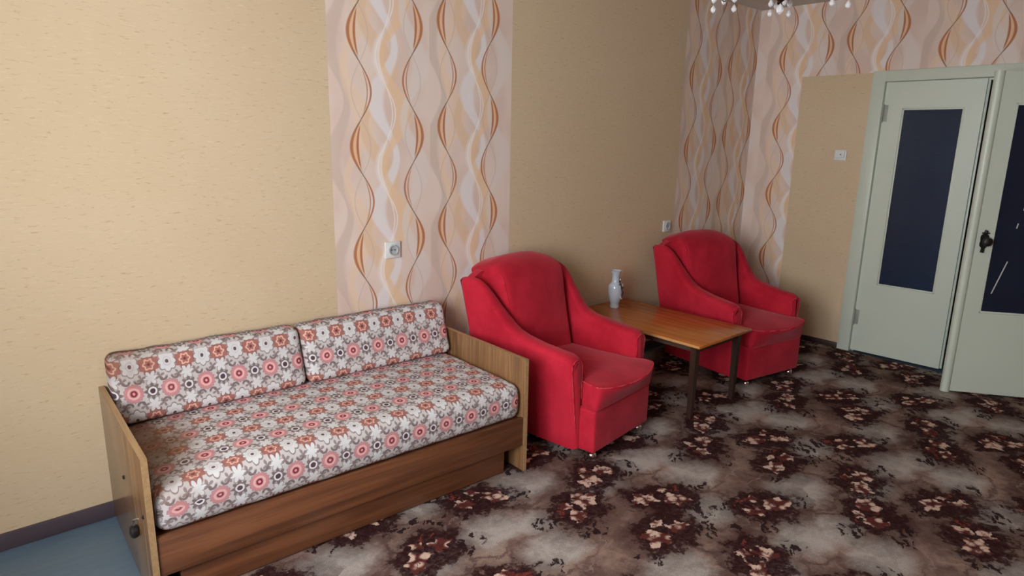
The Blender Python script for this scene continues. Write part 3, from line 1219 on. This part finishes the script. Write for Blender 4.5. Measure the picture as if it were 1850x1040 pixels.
pts = [on_vase(.05 + .35 * sin(i * .55), .05 + .150 * i / 14, .003) for i in range(15)]
orn = finish(tube(bmesh.new(), pts, [.004 - .00012 * i for i in range(15)], 7), 'ornament_branch', DKORN, vase)
for k, (da, zz, rad, mt) in enumerate([(.30, .185, .0075, PKORN), (-.10, .174, .007, DKORN), (-.45, .158, .006, DKORN), (.25, .150, .009, PKORN),
                                       (.1, .135, .007, DKORN), (.5, .128, .008, PKORN), (-.3, .075, .008, PKORN), (.1, .062, .007, PKORN), (.35, .10, .007, DKORN)]):
    bm = bmesh.new()
    bmesh.ops.create_icosphere(bm, subdivisions=2, radius=rad)
    for v in bm.verts:
        a = math.atan2(v.co.y, v.co.x)
        v.co.x *= 1 + .25 * cos(5 * a)
        v.co.y *= 1 + .25 * cos(5 * a)
        v.co.z *= .55
    p = on_vase(da, zz, .004)
    o = finish(bm, 'ornament_blossom', mt, vase, loc=p)
    o.rotation_euler = Vector((cos(va + da), sin(va + da), 0)).to_track_quat('Z', 'Y').to_euler()

# ------------------------------------------------------------------ sockets and switch
PLAST = plain('white_plastic', (222, 224, 222), 0.35)
PLASTD = plain('grey_plastic_recess', (176, 182, 184), 0.45)


def make_socket(label):
    root = tag(empty('wall_socket'), label, 'socket', 'wall sockets on the long wall')
    bm = bmesh.new()
    box(bm, (-.043, -.012, -.041), (.043, 0, .041), 0.004)
    pl_ = finish(bm, 'face_plate', PLAST, root)
    # a round well: ring wall and floor standing proud of the plate
    finish(lathe([(.0265, 0), (.0265, .007), (.0240, .008), (.0205, .0065), (.0195, .001), (.0, .0008)], 32, cap=False), 'socket_well', PLASTD, root, loc=(0, -.012, 0), rot=(radians(90), 0, 0))
    for sx in (-1, 1):
        finish(lathe([(.0030, 0), (.0030, .0014)], 12), 'pin_hole', BLACKM, root, loc=(sx * .0095, -.0125, 0), rot=(radians(90), 0, 0))
    bm = bmesh.new()
    tube(bm, [(0, -.0135, -.003), (0, -.0135, .003)], .002, 8)
    finish(bm, 'screw', STEEL, root)
    return root


s1 = make_socket('white wall socket on the wavy wallpaper above the sofa')
s1.location = (-3.317, 0, .953)
s2 = copy_tree(s1)
s2['label'] = 'white wall socket above the corner armchair'
s2.location = (-1.043, 0, .908)

sw = tag(empty('light_switch', (0, -.731, 1.430), radians(90)), 'pale light switch on the wall left of the door frame', 'light switch')
# local: -y is into the room after the quarter turn
bm = bmesh.new()
box(bm, (-.042, 0, -.038), (.042, .011, .038), 0.004)
finish(bm, 'switch_plate', PLAST, sw)
bm = bmesh.new()
sec = []
for xx in (-.030, .030):
    sec.append([Vector((xx, .010, -.016)), Vector((xx, .010, .030)), Vector((xx, .016, .030)), Vector((xx, .022, -.014)), Vector((xx, .020, -.018))])
finish(loft(sec), 'rocker', PLAST, sw, smooth=False)
bm = bmesh.new()
tube(bm, [(-.006, .0185, .004), (-.006, .0205, .004)], .0045, 12)
finish(bm, 'indicator', BLACKM, sw)

# ------------------------------------------------------------------ chandelier (only its lowest pendants reach into the picture)
BRONZE = plain('dark_bronze', (46, 28, 18), 0.35, 0.5, 0.6)
cm = M('clear_crystal', 0.03)
cm.color((0.95, 0.95, 0.96))
cm.b.inputs['Transmission Weight'].default_value = 0.55
cm.b.inputs['IOR'].default_value = 1.6
CRYST = cm.m
CHX, CHY = -2.84, -1.66
chd = tag(empty('chandelier', (CHX, CHY, H)), 'bronze crystal chandelier hanging from the ceiling, only lowest drops visible', 'chandelier')
finish(lathe([(.0, 0), (.065, 0), (.06, -.02), (.03, -.045), (.012, -.05)][::-1], 28, cap=False), 'ceiling_canopy', BRONZE, chd)
finish(tube(bmesh.new(), [(0, 0, -.045), (0, 0, -.44)], .008, 10), 'stem', BRONZE, chd)
finish(lathe([(.004, -.55), (.016, -.54), (.024, -.52), (.016, -.50), (.035, -.48), (.045, -.46), (.02, -.435), (.008, -.43)], 24), 'central_body', BRONZE, chd)
GLS = plain('frosted_shade', (232, 228, 218), 0.5)


def crystal(r, h):
    bm = lathe([(.0008, h * .5), (r * .55, h * .30), (r, -h * .05), (r * .75, -h * .33), (.001, -h * .5)], 8)
    me = bpy.data.meshes.new('crystal_drop')
    bmesh.ops.recalc_face_normals(bm, faces=bm.faces)
    bm.to_mesh(me)
    bm.free()
    me.materials.append(CRYST)
    return me


CME = crystal(.0105, .028)


def drop(x_, y_, z_, s_=1.0):
    o = bpy.data.objects.new('crystal_drop', CME)
    COL.objects.link(o)
    o.parent = chd
    o.location = (x_, y_, z_)
    o.scale = (s_, s_, s_)
    o.rotation_euler = (0, 0, random.random() * 3)


NA = 5
for i in range(NA):
    a = 2 * pi * i / NA + radians(-151.9 + 36)
    R = .190
    pts = []
    for k in range(13):
        t = k / 12
        rad = .02 + (R - .02) * t
        zz = -.475 + .035 * sin(pi * t) - .008 * t
        pts.append((rad * cos(a), rad * sin(a), zz))
    ar = finish(tube(bmesh.new(), pts, .006, 8), 'lamp_arm', BRONZE, chd)
    ex, ey, ez = pts[-1]
    finish(lathe([(.004, -.055), (.012, -.045), (.009, -.03), (.020, -.014), (.034, 0), (.034, .004), (.012, .006)], 20), 'drip_cup', BRONZE, ar, loc=(ex, ey, ez + .01))
    finish(lathe([(.018, 0), (.040, .03), (.048, .07), (.042, .10), (.050, .13), (.047, .13), (.038, .10), (.044, .07), (.036, .032), (.014, .004)], 20), 'glass_shade', GLS, ar, loc=(ex, ey, ez + .018))
    for j in range(4):
        b = a + 2 * pi * j / 4 + .4
        cx_, cy_ = ex + .034 * cos(b), ey + .034 * sin(b)
        for q in range(2 + (i + j) % 2):
            drop(cx_, cy_, ez - .004 - .032 * q, 1.0 - .05 * q)
drop(0, 0, -.57, 1.2)
